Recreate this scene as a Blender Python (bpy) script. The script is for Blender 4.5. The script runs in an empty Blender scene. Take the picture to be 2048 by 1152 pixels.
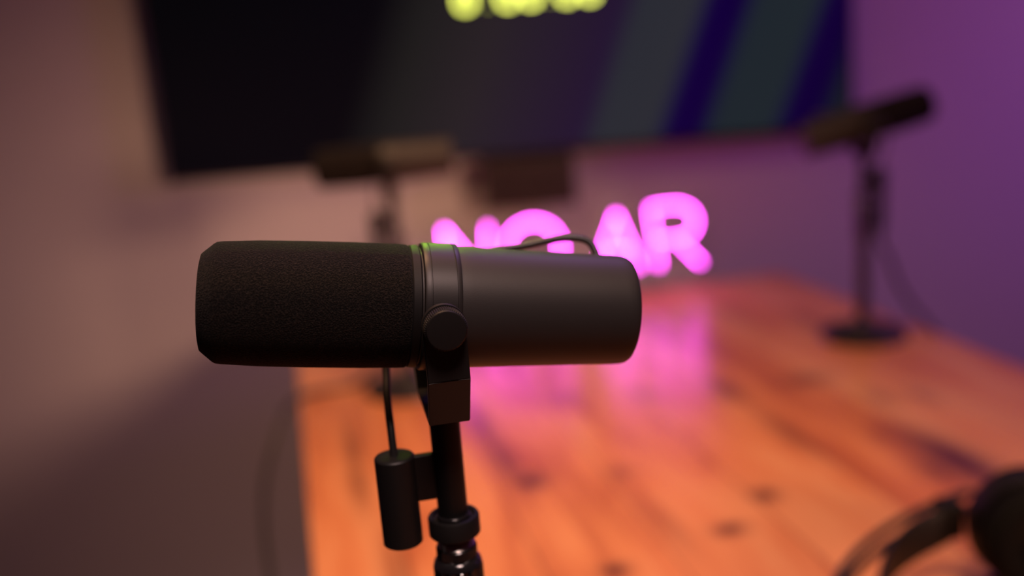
import bpy, bmesh, math, random
from mathutils import Vector, Matrix
random.seed(4)
S = bpy.context.scene
COL = S.collection
R = math.radians

# ------------------------------------------------------------------ camera
PITCH, ROLL, CAM_Z = R(12.95), R(4.5), 1.188
cd = bpy.data.cameras.new('camera'); cam = bpy.data.objects.new('camera', cd); COL.objects.link(cam)
fwd = Vector((0, math.cos(PITCH), -math.sin(PITCH)))
up0 = Vector((0, math.sin(PITCH), math.cos(PITCH))); rt0 = Vector((1, 0, 0))
rt = math.cos(ROLL)*rt0 - math.sin(ROLL)*up0
up = math.sin(ROLL)*rt0 + math.cos(ROLL)*up0
m = Matrix((rt, up, -fwd)).transposed().to_4x4(); m.translation = (0, 0, CAM_Z)
cam.matrix_world = m
cd.sensor_width = 36; cd.lens = 35; cd.clip_start = .01
cd.dof.use_dof = True; cd.dof.focus_distance = .402; cd.dof.aperture_fstop = 2.55
S.camera = cam
S.view_settings.view_transform = 'Standard'; S.view_settings.look = 'None'
S.view_settings.exposure = 0.0; S.view_settings.gamma = 1.0; S.view_settings.use_curve_mapping = False
S.cycles.use_denoising = True

# ------------------------------------------------------------------ world + room light
w = bpy.data.worlds.new('world'); S.world = w; w.use_nodes = True
w.node_tree.nodes['Background'].inputs[0].default_value = (.35, .2, .3, 1)
w.node_tree.nodes['Background'].inputs[1].default_value = .02

def area(name, loc, target, size, power, color, size_y=None, spread=180):
    l = bpy.data.lights.new(name, 'AREA'); o = bpy.data.objects.new(name, l); COL.objects.link(o)
    l.energy = power; l.color = color; l.size = size; l.spread = R(spread)
    if size_y: l.shape = 'RECTANGLE'; l.size_y = size_y
    o.location = loc
    o.rotation_euler = (Vector(target)-Vector(loc)).to_track_quat('-Z', 'Y').to_euler()
    return o
area('overhead_warm_lamp', (-.26, .88, 2.35), (-.06, .95, .75), .40, 6.4, (1, .52, .27), spread=88)
area('desk_warm_spot', (.15, -.15, 2.20), (-.02, .42, 1.05), .35, .98, (1, .68, .62), spread=42)
area('side_warm_spot', (1.0, -.1, 1.27), (-.52, 2, .77), .36, 1.40, (1, .50, .32), spread=34)
area('purple_wall_lamp', (1.9, 1.0, 1.5), (.9, 2.0, 1.0), .4, 3.6, (.68, .17, .90), spread=120)
area('purple_back_lamp', (.5, 1.75, 2.45), (0, .42, 1.08), .35, .5, (.55, .25, 1.0), spread=50)
area('added_lime_rim_light', (-.12, 1.60, 1.66), (-.03, .42, 1.19), .06, .032, (.50, 1.0, .06), spread=13)  # added unseen light, gives the nearest microphone its green rim
area('added_magenta_fill', (-1.2, .2, 1.0), (-.50, 2.0, .25), .5, .42, (1.0, .40, .62), spread=90)  # added fill with no real lamp behind it, tints the lower left wall

# ------------------------------------------------------------------ helpers
def link(name, bm, mats=None, parent=None, smooth=True, loc=(0, 0, 0), rot=(0, 0, 0), angle=35):
    bmesh.ops.recalc_face_normals(bm, faces=bm.faces)
    me = bpy.data.meshes.new(name); bm.to_mesh(me); bm.free()
    if not isinstance(mats, (list, tuple)): mats = [mats]
    for q in mats: me.materials.append(q)
    if smooth:
        for p in me.polygons: p.use_smooth = True
        me.set_sharp_from_angle(angle=R(angle))
    o = bpy.data.objects.new(name, me); COL.objects.link(o)
    o.location = loc; o.rotation_euler = rot
    if parent: o.parent = parent
    return o

def thing(name, label, cat, loc=(0, 0, 0), rz=0, group=None):
    o = bpy.data.objects.new(name, None); COL.objects.link(o); o.empty_display_size = .05
    o.location = loc; o.rotation_euler = (0, 0, rz); tag(o, label, cat, group); return o

def tag(o, label, cat, group=None):
    o['label'] = label; o['category'] = cat
    if group: o['group'] = group

def basis(axis):
    a = Vector(axis).normalized()
    h = Vector((0, 0, 1)) if abs(a.z) < .9 else Vector((1, 0, 0))
    u = a.cross(h).normalized(); v = a.cross(u).normalized()
    return a, u, v

def add_lathe(bm, prof, origin=(0, 0, 0), axis=(0, 0, 1), n=64, cap=True, knurl=0, kr=0, M=None):
    """prof: list of (s, r)."""
    a, u, v = basis(axis); o = Vector(origin); rings = []
    for s, r in prof:
        ring = []
        for i in range(n):
            t = 2*math.pi*i/n
            rr = r
            ring.append(bm.verts.new(o + a*s + (u*math.cos(t) + v*math.sin(t))*rr))
        rings.append(ring)
    for A, B in zip(rings, rings[1:]):
        for i in range(n): bm.faces.new((A[i], A[(i+1) % n], B[(i+1) % n], B[i]))
    if cap:
        bm.faces.new(rings[0][::-1]); bm.faces.new(rings[-1])
    return bm

def add_gear(bm, r0, r1, s0, s1, teeth, origin, axis, duty=.5, bev=.0004):
    """ribbed / knurled disc"""
    a, u, v = basis(axis); o = Vector(origin); rings = []
    n = teeth*4
    prof = [(s0, -bev), (s0+bev, 0), (s1-bev, 0), (s1, -bev)]
    for s, dr in prof:
        ring = []
        for i in range(n):
            t = 2*math.pi*(i + (.25 if i % 4 in (1, 3) else 0))/n
            r = (r1 if (i % 4) in (1, 2) else r0) + dr
            ring.append(bm.verts.new(o + a*s + (u*math.cos(t)+v*math.sin(t))*r))
        rings.append(ring)
    for A, B in zip(rings, rings[1:]):
        for i in range(n): bm.faces.new((A[i], A[(i+1) % n], B[(i+1) % n], B[i]))
    bm.faces.new(rings[0][::-1]); bm.faces.new(rings[-1])
    return bm

def add_box(bm, c, s, M=None, bev=0):
    r = bmesh.ops.create_cube(bm, size=1)
    vs = r['verts']
    for q in vs: q.co = Vector((q.co.x*s[0], q.co.y*s[1], q.co.z*s[2]))
    if bev:
        es = list({e for q in vs for e in q.link_edges})
        rr = bmesh.ops.bevel(bm, geom=es, offset=bev, segments=3, affect='EDGES', profile=.6)
        vs = list({q for f in rr['faces'] for q in f.verts} | {q for q in vs if q.is_valid})
    for q in vs:
        p = q.co.copy()
        if M: p = M @ p
        q.co = p + Vector(c)
    return bm

def smooth_path(pts, sub=8):
    P = [Vector(p) for p in pts]; out = []
    for i in range(len(P)-1):
        p0 = P[max(i-1, 0)]; p1 = P[i]; p2 = P[i+1]; p3 = P[min(i+2, len(P)-1)]
        for k in range(sub):
            t = k/sub
            out.append(.5*((2*p1) + (p2-p0)*t + (2*p0-5*p1+4*p2-p3)*t*t + (-p0+3*p1-3*p2+p3)*t**3))
    out.append(P[-1]); return out

def add_tube(bm, pts, r, n=16, closed=False, caps=True):
    P = [Vector(p) for p in pts]; N = len(P); rings = []
    T = []
    for i in range(N):
        if closed: t = P[(i+1) % N]-P[i-1]
        else: t = P[min(i+1, N-1)]-P[max(i-1, 0)]
        T.append(t.normalized())
    _, u, _ = basis(T[0])
    for i in range(N):
        u = (u - T[i]*u.dot(T[i])).normalized(); v = T[i].cross(u)
        rings.append([bm.verts.new(P[i] + (u*math.cos(2*math.pi*k/n)+v*math.sin(2*math.pi*k/n))*r) for k in range(n)])
    pairs = list(zip(rings, rings[1:]))
    for A, B in pairs:
        for k in range(n): bm.faces.new((A[k], A[(k+1) % n], B[(k+1) % n], B[k]))
    if closed:
        A, B = rings[-1], rings[0]
        best = min(range(n), key=lambda s: (A[0].co-B[s].co).length)
        for k in range(n): bm.faces.new((A[k], A[(k+1) % n], B[(k+1+best) % n], B[(k+best) % n]))
    elif caps:
        for end, ring, sg in ((0, rings[0], -1), (-1, rings[-1], 1)):   # rounded ends
            prev = ring; c = P[end]; t = T[end]*sg
            for ph in (30, 60):
                nr = [bm.verts.new(c + (q.co-c).normalized()*r*math.cos(R(ph)) + t*r*math.sin(R(ph))) for q in ring]
                for k in range(n): bm.faces.new((prev[k], prev[(k+1) % n], nr[(k+1) % n], nr[k]))
                prev = nr
            bm.faces.new(prev)
    return bm

def add_strip(bm, path, width_dir, half_w, thick):
    """flat flexible strip following path; width along width_dir(i)"""
    rings = []
    N = len(path)
    for i in range(N):
        t = (path[min(i+1, N-1)]-path[max(i-1, 0)]).normalized()
        wd = Vector(width_dir(i)); wd = (wd - t*wd.dot(t)).normalized(); nn = t.cross(wd)
        hw = half_w(i) if callable(half_w) else half_w
        prof = [(-hw, -.3), (-hw*.9, -.5), (hw*.9, -.5), (hw, -.3), (hw, .3), (hw*.9, .5), (-hw*.9, .5), (-hw, .3)]
        rings.append([bm.verts.new(path[i] + wd*a + nn*b*thick) for a, b in prof])
    for A, B in zip(rings, rings[1:]):
        for k in range(8): bm.faces.new((A[k], A[(k+1) % 8], B[(k+1) % 8], B[k]))
    bm.faces.new(rings[0][::-1]); bm.faces.new(rings[-1])

# ------------------------------------------------------------------ materials
def mat(name, color, rough=.5, metal=0, coat=0, spec=.5, emit=None, strength=0):
    q = bpy.data.materials.new(name); q.use_nodes = True
    b = q.node_tree.nodes['Principled BSDF']
    b.inputs['Base Color'].default_value = (*color, 1); b.inputs['Roughness'].default_value = rough
    b.inputs['Metallic'].default_value = metal; b.inputs['Coat Weight'].default_value = coat
    b.inputs['Specular IOR Level'].default_value = spec
    if emit: b.inputs['Emission Color'].default_value = (*emit, 1); b.inputs['Emission Strength'].default_value = strength
    return q, q.node_tree, b

def N(nt, t, **kw):
    n = nt.nodes.new(t)
    for k, v in kw.items(): setattr(n, k, v)
    return n

def noise_bump(nt, b, scale, strength, dist=.0005, detail=4, vary=None):
    tc = N(nt, 'ShaderNodeTexCoord'); no = N(nt, 'ShaderNodeTexNoise')
    no.inputs['Scale'].default_value = scale; no.inputs['Detail'].default_value = detail
    bu = N(nt, 'ShaderNodeBump'); bu.inputs['Strength'].default_value = strength; bu.inputs['Distance'].default_value = dist
    nt.links.new(tc.outputs['Object'], no.inputs['Vector']); nt.links.new(no.outputs['Fac'], bu.inputs['Height'])
    nt.links.new(bu.outputs['Normal'], b.inputs['Normal'])
    if vary:
        cr = N(nt, 'ShaderNodeValToRGB'); cr.color_ramp.elements[0].color = (*vary[0], 1); cr.color_ramp.elements[1].color = (*vary[1], 1)
        cr.color_ramp.elements[0].position = vary[2]; cr.color_ramp.elements[1].position = vary[3]
        nt.links.new(no.outputs['Fac'], cr.inputs[0]); nt.links.new(cr.outputs[0], b.inputs['Base Color'])
    return no

M = {}
M['wall'], nt, b = mat('painted_plaster', (.55, .54, .54), .85); noise_bump(nt, b, 180, .12, .0006)
M['ceiling'], nt, b = mat('ceiling_paint', (.30, .29, .29), .9)
M['floor'], nt, b = mat('dark_carpet', (.05, .045, .05), .95); noise_bump(nt, b, 300, .6, .003)
M['foam'], nt, b = mat('acoustic_foam', (.018, .014, .013), .95, spec=.15)
noise_bump(nt, b, 1500, 1.0, .0012, 3, ((.002, .0015, .0013), (.026, .018, .014), .45, .80))
b.inputs['Sheen Weight'].default_value = .03; b.inputs['Sheen Roughness'].default_value = .6
M['body'], nt, b = mat('dark_grey_enamel', (.026, .023, .0225), .52, .0, spec=.3); noise_bump(nt, b, 2600, .16, .0002)
M['band'], nt, b = mat('satin_black_band', (.018, .016, .016), .45, .0, spec=.35); noise_bump(nt, b, 2600, .1, .0002)
M['yoke'], nt, b = mat('black_yoke_paint', (.010, .009, .009), .48, .0, spec=.3); noise_bump(nt, b, 2000, .12, .0002)
M['knob'], nt, b = mat('black_knob', (.009, .008, .008), .55, spec=.25); noise_bump(nt, b, 2500, .15, .0002)
M['collar'], nt, b = mat('gloss_black_collar', (.008, .007, .007), .6, spec=.2)
M['cable'], nt, b = mat('rubber_cable', (.02, .018, .018), .45)
M['gloss'], nt, b = mat('gloss_black_plastic', (.012, .011, .012), .18, coat=.4)
M['stand'], nt, b = mat('black_stand_paint', (.015, .014, .017), .42, coat=.2); noise_bump(nt, b, 900, .15, .0003)
M['thread'], nt, b = mat('steel_thread', (.55, .5, .48), .25, 1)
M['leather'], nt, b = mat('black_leatherette', (.004, .0035, .005), .55, spec=.3); noise_bump(nt, b, 700, .25, .0005)
M['pad'], nt, b = mat('ear_pad_velour', (.003, .003, .003), .9, spec=.15)
M['hpplastic'], nt, b = mat('headphone_plastic', (.003, .003, .003), .6, spec=.2)
M['bezel'], nt, b = mat('television_bezel', (.006, .006, .007), .3)
M['box'], nt, b = mat('dark_brown_box', (.030, .018, .015), .6); noise_bump(nt, b, 200, .2, .001)
M['tablesteel'], nt, b = mat('black_table_steel', (.02, .02, .02), .5)
M['neon'], nt, b = mat('pink_neon_tube', (.8, .2, .7), .4, emit=(1, .072, .90), strength=20)
M['signbase'], nt, b = mat('dark_sign_base', (.03, .02, .03), .35)
M['green'], nt, b = mat('lime_digit_light', (.1, .12, .02), .4, emit=(.80, .86, .13), strength=5)
# clear acrylic
q = bpy.data.materials.new('clear_acrylic'); q.use_nodes = True; nt = q.node_tree; nt.nodes.clear()
out = N(nt, 'ShaderNodeOutputMaterial'); mix = N(nt, 'ShaderNodeMixShader'); tr = N(nt, 'ShaderNodeBsdfTransparent'); gl = N(nt, 'ShaderNodeBsdfGlossy')
tr.inputs[0].default_value = (.97, .97, .97, 1); gl.inputs['Roughness'].default_value = .05; mix.inputs[0].default_value = .04
nt.links.new(tr.outputs[0], mix.inputs[1]); nt.links.new(gl.outputs[0], mix.inputs[2]); nt.links.new(mix.outputs[0], out.inputs[0])
M['acrylic'] = q

# ---- television picture: dark ground, purple centre, blue and grey slanting stripes
def screen_material():
    q, nt, b = mat('television_picture', (.004, .004, .005), .38, spec=.05)
    tc = N(nt, 'ShaderNodeTexCoord'); sp = N(nt, 'ShaderNodeSeparateXYZ'); nt.links.new(tc.outputs['Object'], sp.inputs[0])
    def mth(op, a, bb=None, clamp=False):
        n = N(nt, 'ShaderNodeMath', operation=op); n.use_clamp = clamp
        for i, v in enumerate((a, bb)):
            if v is None: continue
            if isinstance(v, (int, float)): n.inputs[i].default_value = v
            else: nt.links.new(v, n.inputs[i])
        return n.outputs[0]
    X, Z = sp.outputs['X'], sp.outputs['Z']
    # slanted coordinate, equals X at z = 1.0
    k = mth('SUBTRACT', X, mth('MULTIPLY', mth('SUBTRACT', Z, 1.0), .40))
    cr = N(nt, 'ShaderNodeValToRGB'); r = cr.color_ramp
    nt.links.new(mth('ADD', mth('MULTIPLY', k, .7), .5, True), cr.inputs[0])
    def pos(x): return max(0, min(1, x*.7+.5))
    stops = [(-.70, (.0010, .0012, .0020)), (-.33, (.0013, .0013, .0030)), (-.24, (.013, .012, .012)), (-.10, (.022, .016, .020)),
             (.10, (.019, .009, .030)), (.145, (.018, .008, .034)), (.175, (.024, .026, .036)), (.285, (.027, .028, .037)),
             (.315, (.006, .000, .046)), (.375, (.006, .0, .042)), (.405, (.014, .021, .028)), (.515, (.015, .022, .028)),
             (.545, (.006, .0, .040)), (.60, (.005, .0, .035)), (.635, (.009, .012, .018))]
    r.elements[0].position = pos(stops[0][0]); r.elements[0].color = (*stops[0][1], 1)
    r.elements[1].position = pos(stops[-1][0]); r.elements[1].color = (*stops[-1][1], 1)
    for x, c in stops[1:-1]:
        e = r.elements.new(pos(x)); e.color = (*c, 1)
    nt.links.new(cr.outputs[0], b.inputs['Emission Color']); b.inputs['Emission Strength'].default_value = .9
    return q
M['screen'] = screen_material()

# ---- table wood
TANG = R(12.1)
def table_local(x, y):
    c = Vector((x, y)); o = Vector((TX, TY))
    d = c-o; return (d.x*math.cos(TANG)+d.y*math.sin(TANG), -d.x*math.sin(TANG)+d.y*math.cos(TANG))
TW, TL = .915, 1.85
far_r = Vector((.514, 1.86)); lat = Vector((math.cos(TANG), math.sin(TANG))); lon = Vector((-math.sin(TANG), math.cos(TANG)))
cen = far_r - lat*TW/2 - lon*TL/2
TX, TY = cen.x, cen.y
KNOTS_AND_PATCHES = [  # x, y on the table, half width, half length, darkness
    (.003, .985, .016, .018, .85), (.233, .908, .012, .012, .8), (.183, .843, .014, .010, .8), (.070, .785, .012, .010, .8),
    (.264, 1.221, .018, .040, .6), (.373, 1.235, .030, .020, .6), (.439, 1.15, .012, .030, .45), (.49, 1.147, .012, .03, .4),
    (.30, 1.06, .012, .060, .45), (.06, 1.24, .020, .020, .45), (.16, 1.226, .018, .020, .4), (.445, .955, .026, .085, .85), (.415, .935, .016, .03, .6),  # last two spots form the broad dark patch at right
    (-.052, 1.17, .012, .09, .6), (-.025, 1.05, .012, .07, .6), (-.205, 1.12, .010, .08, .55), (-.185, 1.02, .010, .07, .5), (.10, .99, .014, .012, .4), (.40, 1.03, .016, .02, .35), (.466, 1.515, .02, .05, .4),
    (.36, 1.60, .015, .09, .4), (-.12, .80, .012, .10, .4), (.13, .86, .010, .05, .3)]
def wood_material():
    q, nt, b = mat('reddish_pine_boards', (.5, .2, .08), .34, coat=.25, spec=.5)
    b.inputs['Coat Roughness'].default_value = .22
    L = nt.links
    tc = N(nt, 'ShaderNodeTexCoord'); sp = N(nt, 'ShaderNodeSeparateXYZ'); L.new(tc.outputs['Object'], sp.inputs[0])
    def mth(op, *a, clamp=False):
        n = N(nt, 'ShaderNodeMath', operation=op); n.use_clamp = clamp
        for i, v in enumerate(a):
            if isinstance(v, (int, float)): n.inputs[i].default_value = v
            else: L.new(v, n.inputs[i])
        return n.outputs[0]
    # boards 0.115 m wide
    bi = mth('FLOOR', mth('DIVIDE', mth('ADD', sp.outputs['X'], .03), .115))
    bf = mth('FRACT', mth('DIVIDE', mth('ADD', sp.outputs['X'], .03), .115))
    wn = N(nt, 'ShaderNodeTexWhiteNoise', noise_dimensions='1D'); L.new(bi, wn.inputs['W'])
    seam = mth('GREATER_THAN', mth('ABSOLUTE', mth('SUBTRACT', bf, .5)), .492)
    mp = N(nt, 'ShaderNodeMapping'); mp.inputs['Scale'].default_value = (9, 1.6, 1)
    cb = N(nt, 'ShaderNodeCombineXYZ'); L.new(wn.outputs['Value'], cb.inputs['Z'])
    ad = N(nt, 'ShaderNodeVectorMath', operation='ADD'); L.new(tc.outputs['Object'], ad.inputs[0]); L.new(cb.outputs[0], ad.inputs[1])
    L.new(ad.outputs[0], mp.inputs['Vector'])
    n1 = N(nt, 'ShaderNodeTexNoise'); n1.inputs['Scale'].default_value = 1.7; n1.inputs['Detail'].default_value = 6; n1.inputs['Distortion'].default_value = .8
    L.new(mp.outputs[0], n1.inputs['Vector'])
    mp2 = N(nt, 'ShaderNodeMapping'); mp2.inputs['Scale'].default_value = (120, 4, 1); L.new(ad.outputs[0], mp2.inputs['Vector'])
    n2 = N(nt, 'ShaderNodeTexNoise'); n2.inputs['Scale'].default_value = 2; n2.inputs['Detail'].default_value = 5; L.new(mp2.outputs[0], n2.inputs['Vector'])
    v = mth('ADD', mth('MULTIPLY', n1.outputs['Fac'], .75), mth('MULTIPLY', n2.outputs['Fac'], .25))
    v = mth('ADD', v, mth('MULTIPLY', mth('SUBTRACT', wn.outputs['Value'], .5), .14))
    cr = N(nt, 'ShaderNodeValToRGB'); L.new(v, cr.inputs[0]); r = cr.color_ramp
    r.elements[0].position = .28; r.elements[0].color = (.36, .085, .034, 1)
    r.elements[1].position = .66; r.elements[1].color = (.76, .38, .17, 1)
    e = r.elements.new(.46); e.color = (.64, .24, .09, 1)
    # knots, resin streaks and a broad dark patch: elliptical spots at fixed places in the boards
    tot = None
    for x, y, sx, sy, k in KNOTS_AND_PATCHES:
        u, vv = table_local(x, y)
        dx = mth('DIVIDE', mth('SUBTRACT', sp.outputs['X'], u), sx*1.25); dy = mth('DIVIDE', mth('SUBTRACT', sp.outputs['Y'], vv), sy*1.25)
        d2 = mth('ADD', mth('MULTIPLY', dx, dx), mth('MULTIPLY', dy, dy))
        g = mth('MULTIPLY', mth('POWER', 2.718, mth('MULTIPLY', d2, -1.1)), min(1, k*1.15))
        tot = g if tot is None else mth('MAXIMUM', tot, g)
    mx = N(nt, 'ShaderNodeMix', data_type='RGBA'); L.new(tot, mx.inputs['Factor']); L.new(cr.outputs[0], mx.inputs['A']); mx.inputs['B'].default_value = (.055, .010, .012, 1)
    mx2 = N(nt, 'ShaderNodeMix', data_type='RGBA'); L.new(mth('MULTIPLY', seam, .7), mx2.inputs['Factor']); L.new(mx.outputs['Result'], mx2.inputs['A']); mx2.inputs['B'].default_value = (.06, .02, .012, 1)
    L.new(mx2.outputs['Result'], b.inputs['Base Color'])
    bu = N(nt, 'ShaderNodeBump'); bu.inputs['Strength'].default_value = .10; bu.inputs['Distance'].default_value = .0003
    L.new(n2.outputs['Fac'], bu.inputs['Height']); L.new(bu.outputs['Normal'], b.inputs['Normal'])
    return q
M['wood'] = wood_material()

# ------------------------------------------------------------------ room shell
def struct(name, c, s, material):
    bm = bmesh.new(); add_box(bm, (0, 0, 0), s); o = link(name, bm, material, smooth=False, loc=c); o['kind'] = 'structure'; return o
XL, XR, YB, YF, HC = -2.2, 2.4, 2.0, -2.4, 2.6
struct('floor', ((XL+XR)/2, (YB+YF)/2, -.05), (XR-XL+.2, YB-YF+.2, .1), M['floor'])
struct('ceiling', ((XL+XR)/2, (YB+YF)/2, HC+.05), (XR-XL+.2, YB-YF+.2, .1), M['ceiling'])
struct('wall_back', ((XL+XR)/2, YB+.05, HC/2), (XR-XL+.2, .1, HC), M['wall'])
struct('wall_front', ((XL+XR)/2, YF-.05, HC/2), (XR-XL+.2, .1, HC), M['wall'])
struct('wall_left', (XL-.05, (YB+YF)/2, HC/2), (.1, YB-YF, HC), M['wall'])
struct('wall_right', (XR+.05, (YB+YF)/2, HC/2), (.1, YB-YF, HC), M['wall'])
struct('baseboard_back', ((XL+XR)/2, YB-.008, .045), (XR-XL, .016, .09), M['wall'])

# ------------------------------------------------------------------ table
tb = thing('wooden_table', 'reddish pine plank table with dark knots running toward the wall', 'table', (TX, TY, 0), TANG)
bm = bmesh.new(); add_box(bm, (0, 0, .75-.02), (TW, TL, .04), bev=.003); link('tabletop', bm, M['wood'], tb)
for sx in (-1, 1):
    for sy in (-1, 1):
        bm = bmesh.new(); add_box(bm, (sx*(TW/2-.09), sy*(TL/2-.12), .355), (.05, .05, .71), bev=.004); link('leg', bm, M['tablesteel'], tb)
bm = bmesh.new()
for sy in (-1, 1): add_box(bm, (0, sy*(TL/2-.12), .685), (TW-.23, .03, .05))
for sx in (-1, 1): add_box(bm, (sx*(TW/2-.09), 0, .685), (.03, TL-.29, .05))
link('apron_frame', bm, M['tablesteel'], tb, smooth=False)

# ------------------------------------------------------------------ television
TVX0, TVX1, TVZ0, TVZ1, TVY = -.652, .688, 1.003, 1.765, 1.95
tv = thing('television', 'large wall television showing blue and grey slanting stripes and lime digits', 'television', ((TVX0+TVX1)/2, 1.985, TVZ0))
def tvl(x, y, z): return (x-(TVX0+TVX1)/2, y-1.985, z-TVZ0)
bm = bmesh.new(); add_box(bm, tvl((TVX0+TVX1)/2, TVY+.0125, (TVZ0+TVZ1)/2), (TVX1-TVX0, .021, TVZ1-TVZ0), bev=.003); link('casing', bm, M['bezel'], tv)
bm = bmesh.new(); add_box(bm, (0, 0, 0), (TVX1-TVX0-.016, .002, TVZ1-TVZ0-.020))
# screen mesh keeps world-like x and z in its object space
for q in bm.verts: q.co += Vector(((TVX0+TVX1)/2, 0, (TVZ0+TVZ1)/2))
c0 = tvl(0, TVY, 0)
link('screen', bm, M['screen'], tv, smooth=False, loc=c0)
bm = bmesh.new(); add_box(bm, tvl(.02, TVY+.036, 1.38), (.5, .026, .4), bev=.002); link('wall_bracket', bm, M['bezel'], tv)
def digit_zero(cx):
    bm = bmesh.new(); hw, hh, r = .0125, .021, .0032
    pts = []
    for i in range(28):
        t = 2*math.pi*i/28
        c, s = math.cos(t), math.sin(t)
        pts.append((cx+hw*math.copysign(abs(c)**.65, c), 0, hh*math.copysign(abs(s)**.65, s)))
    add_tube(bm, pts, r, 8, closed=True)
    for q in bm.verts: q.co.y *= .25
    return bm
DZ = 1.2860+.021
for cx in (-.046, .034, .078, .146, .189):
    link('lime_digit', digit_zero(cx), M['green'], tv, loc=tvl(0, TVY-.0016, DZ))
for cx in (-.004, .112):
    for dz in (-.017, .010):
        bm = bmesh.new(); add_lathe(bm, [(0, .0022), (.0010, .0022)], (cx, 0, dz), (0, -1, 0), 16); link('lime_colon_dot', bm, M['green'], tv, loc=tvl(0, TVY-.0010, DZ))

# dark box on the wall under the television
bx_ = thing('wall_box', 'small dark brown box mounted on the wall right below the television', 'box', (.050, 1.955, .905))
bm = bmesh.new(); add_box(bm, (0, 0, .046), (.178, .088, .092), bev=.004); link('housing', bm, M['box'], bx_)
bm = bmesh.new()
for i in range(6): add_box(bm, (0, -.0455, .016+i*.012), (.15, .003, .004))
link('front_grille', bm, M['bezel'], bx_, smooth=False)

# ------------------------------------------------------------------ neon sign
sg = thing('neon_sign', 'glowing pink neon letter sign standing at the back end of the table', 'sign', (.31, 1.785, .75), math.atan(.15))
def zig(pts): return [Vector((a, 0, b)) for a, b in pts]
def dense(P, k=6):
    o = []
    for a, b in zip(P, P[1:]):
        for i in range(k): o.append(a.lerp(b, i/k))
    o.append(P[-1]); return o
TR = .0026
def neon_letter(name, bm):                     # flexible light tube: glowing front, opaque dark back
    bm.normal_update()
    bmesh.ops.recalc_face_normals(bm, faces=bm.faces); bm.normal_update()
    for f in bm.faces: f.material_index = 1 if f.normal.y > .25 else 0
    return link(name, bm, [M['neon'], M['signbase']], sg)
bm = bmesh.new()
for st in ([(-.4249, .0637), (-.4253, .1554)], [(-.4253, .1554), (-.3600, .0580)], [(-.3560, .0570), (-.3485, .1519)]): add_tube(bm, dense(zig(st)), TR, 12)
neon_letter('letter_n', bm)
bm = bmesh.new(); add_tube(bm, [Vector((-.2695+.0500*math.cos(t*math.pi/24), 0, .1035+.0500*math.sin(t*math.pi/24))) for t in range(48)], TR, 12, closed=True); neon_letter('letter_o', bm)
bm = bmesh.new()
for st in ([(-.1546, .0565), (-.1148, .1505)], [(-.1148, .1505), (-.0762, .0512)], [(-.1406, .0880), (-.0900, .0850)]): add_tube(bm, dense(zig(st)), TR, 12)
neon_letter('letter_a', bm)
bm = bmesh.new()
add_tube(bm, dense(zig([(-.0391, .0503), (-.0500, .1560)])), TR, 12)
add_tube(bm, smooth_path(zig([(-.0500, .1560), (-.022, .1575), (.0040, .1560), (.0250, .1450), (.0333, .1240), (.0230, .1030), (.000, .0960), (-.0440, .0970)]), 6), TR, 12)
add_tube(bm, dense(zig([(-.0040, .0960), (.0393, .0473)])), TR, 12)
neon_letter('letter_r', bm)
bm = bmesh.new(); add_box(bm, (-.193, .0075, .09), (.52, .003, .165), bev=.001); link('backing_panel', bm, M['acrylic'], sg)
bm = bmesh.new(); add_box(bm, (-.193, .0065, .004), (.30, .030, .008), bev=.0015); link('base', bm, M['acrylic'], sg)
for x in (-.4253, -.3485, -.2695, -.1148, -.050, .0040):
    zz = {-.4253: .11, -.3485: .1519, -.2695: .1535, -.1148: .1505, -.050: .156, .0040: .156}[x]
    bm = bmesh.new(); add_lathe(bm, [(0, .0014), (.0045, .0014)], (x, .0035, zz), (0, 1, 0), 8); link('standoff_clip', bm, M['signbase'], sg)

# ------------------------------------------------------------------ microphone
def lathe_obj(name, prof, o, a, material, parent, n=96, **k):
    bm = bmesh.new(); add_lathe(bm, prof, o, a, n, **k); return link(name, bm, material, parent, **{})

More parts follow.
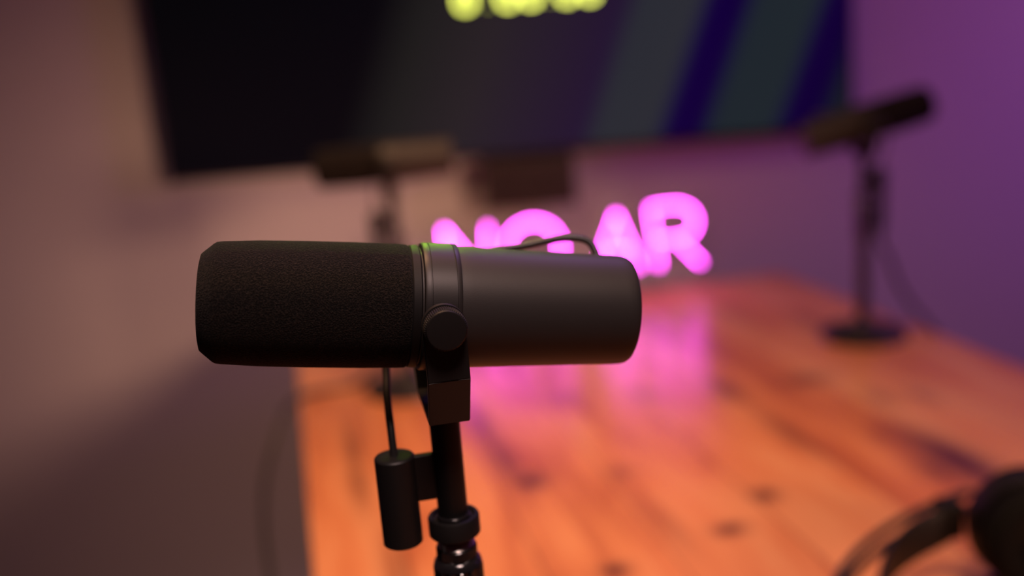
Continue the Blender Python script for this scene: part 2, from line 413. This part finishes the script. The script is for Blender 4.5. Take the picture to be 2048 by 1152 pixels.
PIV = .1065      # height of the tilt axis above the foot of the mount
def make_mic(label, loc, rz, tilt, cable=True):
    """body axis runs along local x (foam at -x); tilt > 0 lifts the foam end"""
    t = thing('microphone', label, 'microphone', loc, rz, 'studio microphones on the table')
    a = Vector((math.cos(tilt), 0, -math.sin(tilt))); P = Vector((0, 0, PIV)) + a*.0018
    A = dict(origin=P, axis=a)
    def lo(name, prof, material, parent=t, n=96):
        bm = bmesh.new(); add_lathe(bm, prof, P, a, n); return link(name, bm, material, parent)
    foam = [(-.0982, .004), (-.0986, .012), (-.0984, .0180), (-.0979, .0202), (-.0968, .0212), (-.0930, .0244), (-.0918, .0251), (-.0895, .0254), (-.075, .0262), (-.055, .0266), (-.035, .0267), (-.018, .0265), (-.0142, .0264), (-.0134, .0258)]
    fo = []
    for (s0, r0), (s1, r1) in zip(foam, foam[1:]):
        k = max(1, int(abs(s1-s0)/.002))
        for i in range(k): fo.append((s0+(s1-s0)*i/k, r0+(r1-r0)*i/k))
    fo.append(foam[-1])
    lo('foam_windscreen', fo, M['foam'], n=128)
    c = lo('collar_ring', [(-.0137, .0240), (-.0136, .0255), (-.0128, .0262), (-.0098, .0264), (-.0092, .0258), (-.0091, .0240)], M['collar'])
    lo('grey_body', [(-.0092, .0250), (.0085, .0262), (.012, .0262), (.035, .0255), (.060, .0248), (.0790, .0244), (.0820, .02420), (.0836, .0238), (.0847, .0231), (.0853, .0221), (.0855, .0208), (.0856, .0190), (.0848, .0184)], M['body'])
    band = [(-.0085, .0262), (-.0082, .0271), (-.0076, .0274), (-.0058, .0274), (-.0057, .0271), (-.0054, .0271), (-.0053, .0275), (.0043, .0275), (.0044, .0268), (.0049, .0268), (.0050, .0274), (.0064, .0273), (.0069, .0270), (.0071, .0262)]
    lo('clamp_band', band, M['band'])
    lo('rear_plate', [(.0832, .0185), (.0845, .0184), (.0848, .014)], M['band'])
    # side yoke: one bent plate profile swept over the arm width
    yk = bmesh.new(); hw = .0087
    outer = [(-.0362, .0), (-.0362, -.0228), (-.0225, -.0458), (.0225, -.0458), (.0362, -.0228), (.0362, .0)]
    inner = [(.0332, .0), (.0332, -.0215), (.0208, -.0428), (-.0208, -.0428), (-.0332, -.0215), (-.0332, .0)]
    def hwx(z): return hw
    F = [yk.verts.new((-hwx(z), y, PIV+z)) for y, z in outer+inner]; B = [yk.verts.new((hwx(z), y, PIV+z)) for y, z in outer+inner]
    n = len(F)
    for i in range(n): yk.faces.new((F[i], F[(i+1) % n], B[(i+1) % n], B[i]))
    for X in (F, B):
        for i in range(5): yk.faces.new((X[i], X[i+1], X[n-2-i], X[n-1-i]))
    bmesh.ops.bevel(yk, geom=list(yk.edges), offset=.00035, segments=2, affect='EDGES')
    for sy in (-1, 1):
        add_lathe(yk, [(0, hw+.0003), (.0030, hw+.0003)], (0, sy*.0332, PIV), (0, sy, 0), 48)
    add_lathe(yk, [(-.0012, .0072), (.0035, .0072)], (0, 0, PIV-.0461), (0, 0, -1), 40)
    link('yoke', yk, M['yoke'], t, angle=30)
    for sy in (-1, 1):
        bm = bmesh.new(); add_gear(bm, .0084, .0087, .0, .0055, 60, (0, sy*.0368, PIV), (0, sy, 0))
        add_lathe(bm, [(0.0055, .0082), (.0062, .0078), (.0063, .0072)], (0, sy*.0368, PIV), (0, sy, 0), 48)
        link('tilt_knob', bm, M['knob'], t, angle=25)
        bm = bmesh.new(); add_lathe(bm, [(-.0065, .0055), (.0, .0055)], (0, sy*.0335, PIV), (0, sy, 0), 32); link('pivot_bushing', bm, M['collar'], t)
    lathe_obj('mounting_post', [(0.0085, .0062), (.012, .0068), (PIV-.0475, .0068)], (0, 0, 0), (0, 0, 1), M['yoke'], t, 48)
    bm = bmesh.new(); add_lathe(bm, [(.0000, .0113), (.0006, .01175), (.0083, .01175), (.0091, .0113), (.0092, .0098), (.0085, .0092), (.0078, .0088), (.0078, .0064)], (0, 0, 0), (0, 0, 1), 64)
    nut = link('lock_nut', bm, M['knob'], t)
    bm = bmesh.new(); add_lathe(bm, [(.0078, .0078), (.0094, .0078), (.0100, .0073), (.0101, .0060)], (0, 0, 0), (0, 0, 1), 48); link('nut_washer', bm, M['gloss'], nut)
    # connector barrel hanging beside the post
    cx, cy, z0, z1, cr = -.0236, .0010, PIV-.1078, PIV-.0655, .0090
    lathe_obj('connector_barrel', [(z0, .0072), (z0+.0002, .0083), (z0+.0008, cr), (z1-.0010, cr), (z1-.0003, cr-.0005), (z1, cr-.0012), (z1+.0001, .004)], (cx, cy, 0), (0, 0, 1), M['yoke'], t, 64)
    bm = bmesh.new(); add_box(bm, (-.0110, .0005, PIV-.0775), (.0160, .0038, .0215), bev=.0006); link('connector_bracket', bm, M['yoke'], t)
    # lead: out of the body top rear, forward over the body, down behind it into the barrel
    def q(x, y, z): return Vector((x, y, PIV+z))
    cp = [q(.0800, .0190, .0020), q(.0808, .0235, .0090), q(.0790, .0270, .0145), q(.0735, .0290, .0172), q(.0640, .0310, .0176), q(.047, .0330, .0155), q(.022, .0340, .0145), q(.002, .0350, .0120),
          q(-.014, .0370, .002), q(-.0190, .0350, -.015), q(-.0215, .0260, -.031), q(-.0232, .0140, -.043), q(-.0236, .0040, -.055), q(cx, cy, -.0665)]
    bm = bmesh.new(); add_tube(bm, smooth_path(cp, 8), .0018, 12); link('lead', bm, M['cable'], t)
    bm = bmesh.new(); d = Vector((0, .9, .25)).normalized(); add_lathe(bm, [(0, .0034), (.002, .0034), (.0026, .0026), (.0050, .0024)], q(.0798, .0180, .0040), (0.0, .72, .5), 24)
    link('lead_grommet', bm, M['cable'], t)
    return t

def make_stand(label, loc, height, group='round base desk stands', pole_r=.0092):
    s = thing('desk_stand', label, 'stand', loc, 0, group)
    lathe_obj('round_base', [(0, .060), (.0008, .0625), (.006, .0625), (.010, .0600), (.0150, .045), (.019, .018), (.022, .0135), (.026, .0115), (.026, .007)], (0, 0, 0), (0, 0, 1), M['stand'], s, 96)
    lathe_obj('pole', [(.018, pole_r), (height-.030, pole_r)], (0, 0, 0), (0, 0, 1), M['stand'], s, 48)
    bm = bmesh.new(); h = height
    add_gear(bm, .0103, .0115, h-.060, h-.0145, 14, (0, 0, 0), (0, 0, 1), bev=.001)
    add_lathe(bm, [(h-.0150, .0113), (h-.0130, .0108), (h-.0115, .0096), (h-.0110, .0085)], (0, 0, 0), (0, 0, 1), 56)
    add_lathe(bm, [(h-.066, .0085), (h-.0598, .0108)], (0, 0, 0), (0, 0, 1), 56)
    link('clutch', bm, M['gloss'], s, angle=30)
    bm = bmesh.new(); add_gear(bm, .0090, .0094, h-.0112, h-.0058, 48, (0, 0, 0), (0, 0, 1), bev=.0006); link('clutch_ring', bm, M['gloss'], s, angle=30)
    pr = []
    for i in range(10): pr += [(h-.0062+i*.0007, .0086 if i % 2 else .0080)]
    lathe_obj('steel_thread', pr, (0, 0, 0), (0, 0, 1), M['thread'], s, 48)
    return s

# nearest microphone
FX, FY, FZ = -.0346, .4179, 1.0865
make_mic('nearest large dark grey microphone with black foam windscreen, in sharp focus', (FX, FY, FZ-PIV), R(10.5), R(8.2))
make_stand('desk stand holding the nearest microphone, its ribbed clutch at the bottom edge', (FX, FY, .75), FZ-PIV-.75)
# far left
LX, LY, LZ = -.152, 1.33, 1.066
make_mic('blurred microphone behind the nearest one, its foam end pointing left under the television', (LX, LY, LZ-PIV), R(4), R(-1))
make_stand('blurred desk stand behind the nearest microphone on the left back of the table', (LX, LY, .75), LZ-PIV-.75)
# far right
GX, GY, GZ = .511, 1.408, 1.062
make_mic('blurred microphone at right, tilted with its foam end pointing up to the right', (GX, GY, GZ-PIV), R(180), R(13))
make_stand('blurred desk stand at the right edge of the table with a dark round base', (GX, GY, .75), GZ-PIV-.75)

# ------------------------------------------------------------------ cables of the far microphones
def cable(label, pts, plug, r=.0038):
    c = thing('microphone_cable', label, 'cable', pts[-1] if False else (0, 0, 0), 0, 'microphone cables')
    base = Vector(pts[0]); c.location = base
    bm = bmesh.new(); add_tube(bm, smooth_path([Vector(p)-base for p in pts], 8), r, 12); link('cord', bm, M['cable'], c)
    bm = bmesh.new(); p = Vector(plug)-base
    add_lathe(bm, [(0, .0080), (.022, .0084), (.040, .0078), (.052, .0050), (.058, .0040)], p, (0, 0, -1), 32); link('plug', bm, M['knob'], c)
rb = Vector((GX+.0236, GY-.001, GZ-.1078))
cable('cable curving from the right microphone down past the table edge', [rb-Vector((0, 0, .05)), (rb.x+.004, rb.y, rb.z-.075), (.548, 1.415, .872), (.568, 1.425, .825), (.592, 1.430, .785), (.618, 1.425, .752), (.640, 1.40, .70), (.655, 1.38, .55), (.66, 1.36, .30), (.665, 1.30, .04), (.70, 1.10, .0035), (.9, .9, .0035)], rb)
lb = Vector((LX-.0236, LY+.001, LZ-.1078))
cable('cable looping from the left back microphone over the left table edge', [lb-Vector((0, 0, .05)), (lb.x-.004, lb.y+.004, .86), (-.195, 1.35, .79), (-.232, 1.355, .7545), (-.280, 1.335, .7545), (-.302, 1.308, .7570), (-.3180, 1.27, .748), (-.330, 1.20, .705), (-.316, 1.10, .683), (-.290, 1.00, .655), (-.262, .88, .60), (-.25, .80, .35), (-.26, .78, .02), (-.40, .80, .0035)], lb)

# ------------------------------------------------------------------ headphones
hp = thing('headphones', 'black over-ear headphones lying on the table in the bottom right corner', 'headphones', (.364, .618, .75))
HC_ = .047
def arch(sx, sy, x0, z0, z1, n=40):
    out = []
    for i in range(n+1):
        a = math.pi*i/n; s = math.sin(a)
        out.append(Vector((x0-sx*s, sy*math.cos(a), z0+(z1-z0)*s)))
    return out
for dz in (.0075, -.0075):
    bm = bmesh.new(); add_tube(bm, arch(.150, .134, -.005, .056+dz, .020+dz), .0034, 10); link('arch_wire', bm, M['cable'], hp)
bm = bmesh.new(); add_strip(bm, arch(.092, .106, -.030, .052, .026), lambda i: (0.25, 0, 1), lambda i: .013+.010*math.sin(math.pi*min(i, 40)/40)**.5, .004); link('headband_strap', bm, M['leather'], hp, angle=60)
for sy in (1, -1):
    bm = bmesh.new(); add_box(bm, (-.030, sy*.112, .054), (.018, .020, .030), bev=.003); link('slider_block', bm, M['hpplastic'], hp)
    bm = bmesh.new()
    add_lathe(bm, [(.090, .043), (.092, .0465), (.108, .047), (.118, .044), (.123, .036), (.124, .020)], (.03, 0, HC_), (0, sy, 0), 64)
    cup = link('ear_cup', bm, M['hpplastic'], hp)
    bm = bmesh.new(); add_tube(bm, [Vector((.03+.034*math.cos(t*math.pi/24), sy*.080, HC_+.034*math.sin(t*math.pi/24))) for t in range(48)], .0122, 16, closed=True); link('ear_pad', bm, M['pad'], hp)
    bm = bmesh.new(); add_lathe(bm, [(0, .030), (.0015, .029), (.0016, .010)], (.03, sy*.124, HC_), (0, sy, 0), 48); link('cup_disc', bm, M['leather'], cup)
    for dz in (.0075, -.0075):
        bm = bmesh.new(); add_tube(bm, [(-.005, sy*.134, .056+dz), (.008, sy*.131, .055+dz), (.018, sy*.120, .052+dz)], .0022, 8); link('arch_wire_end', bm, M['cable'], hp)
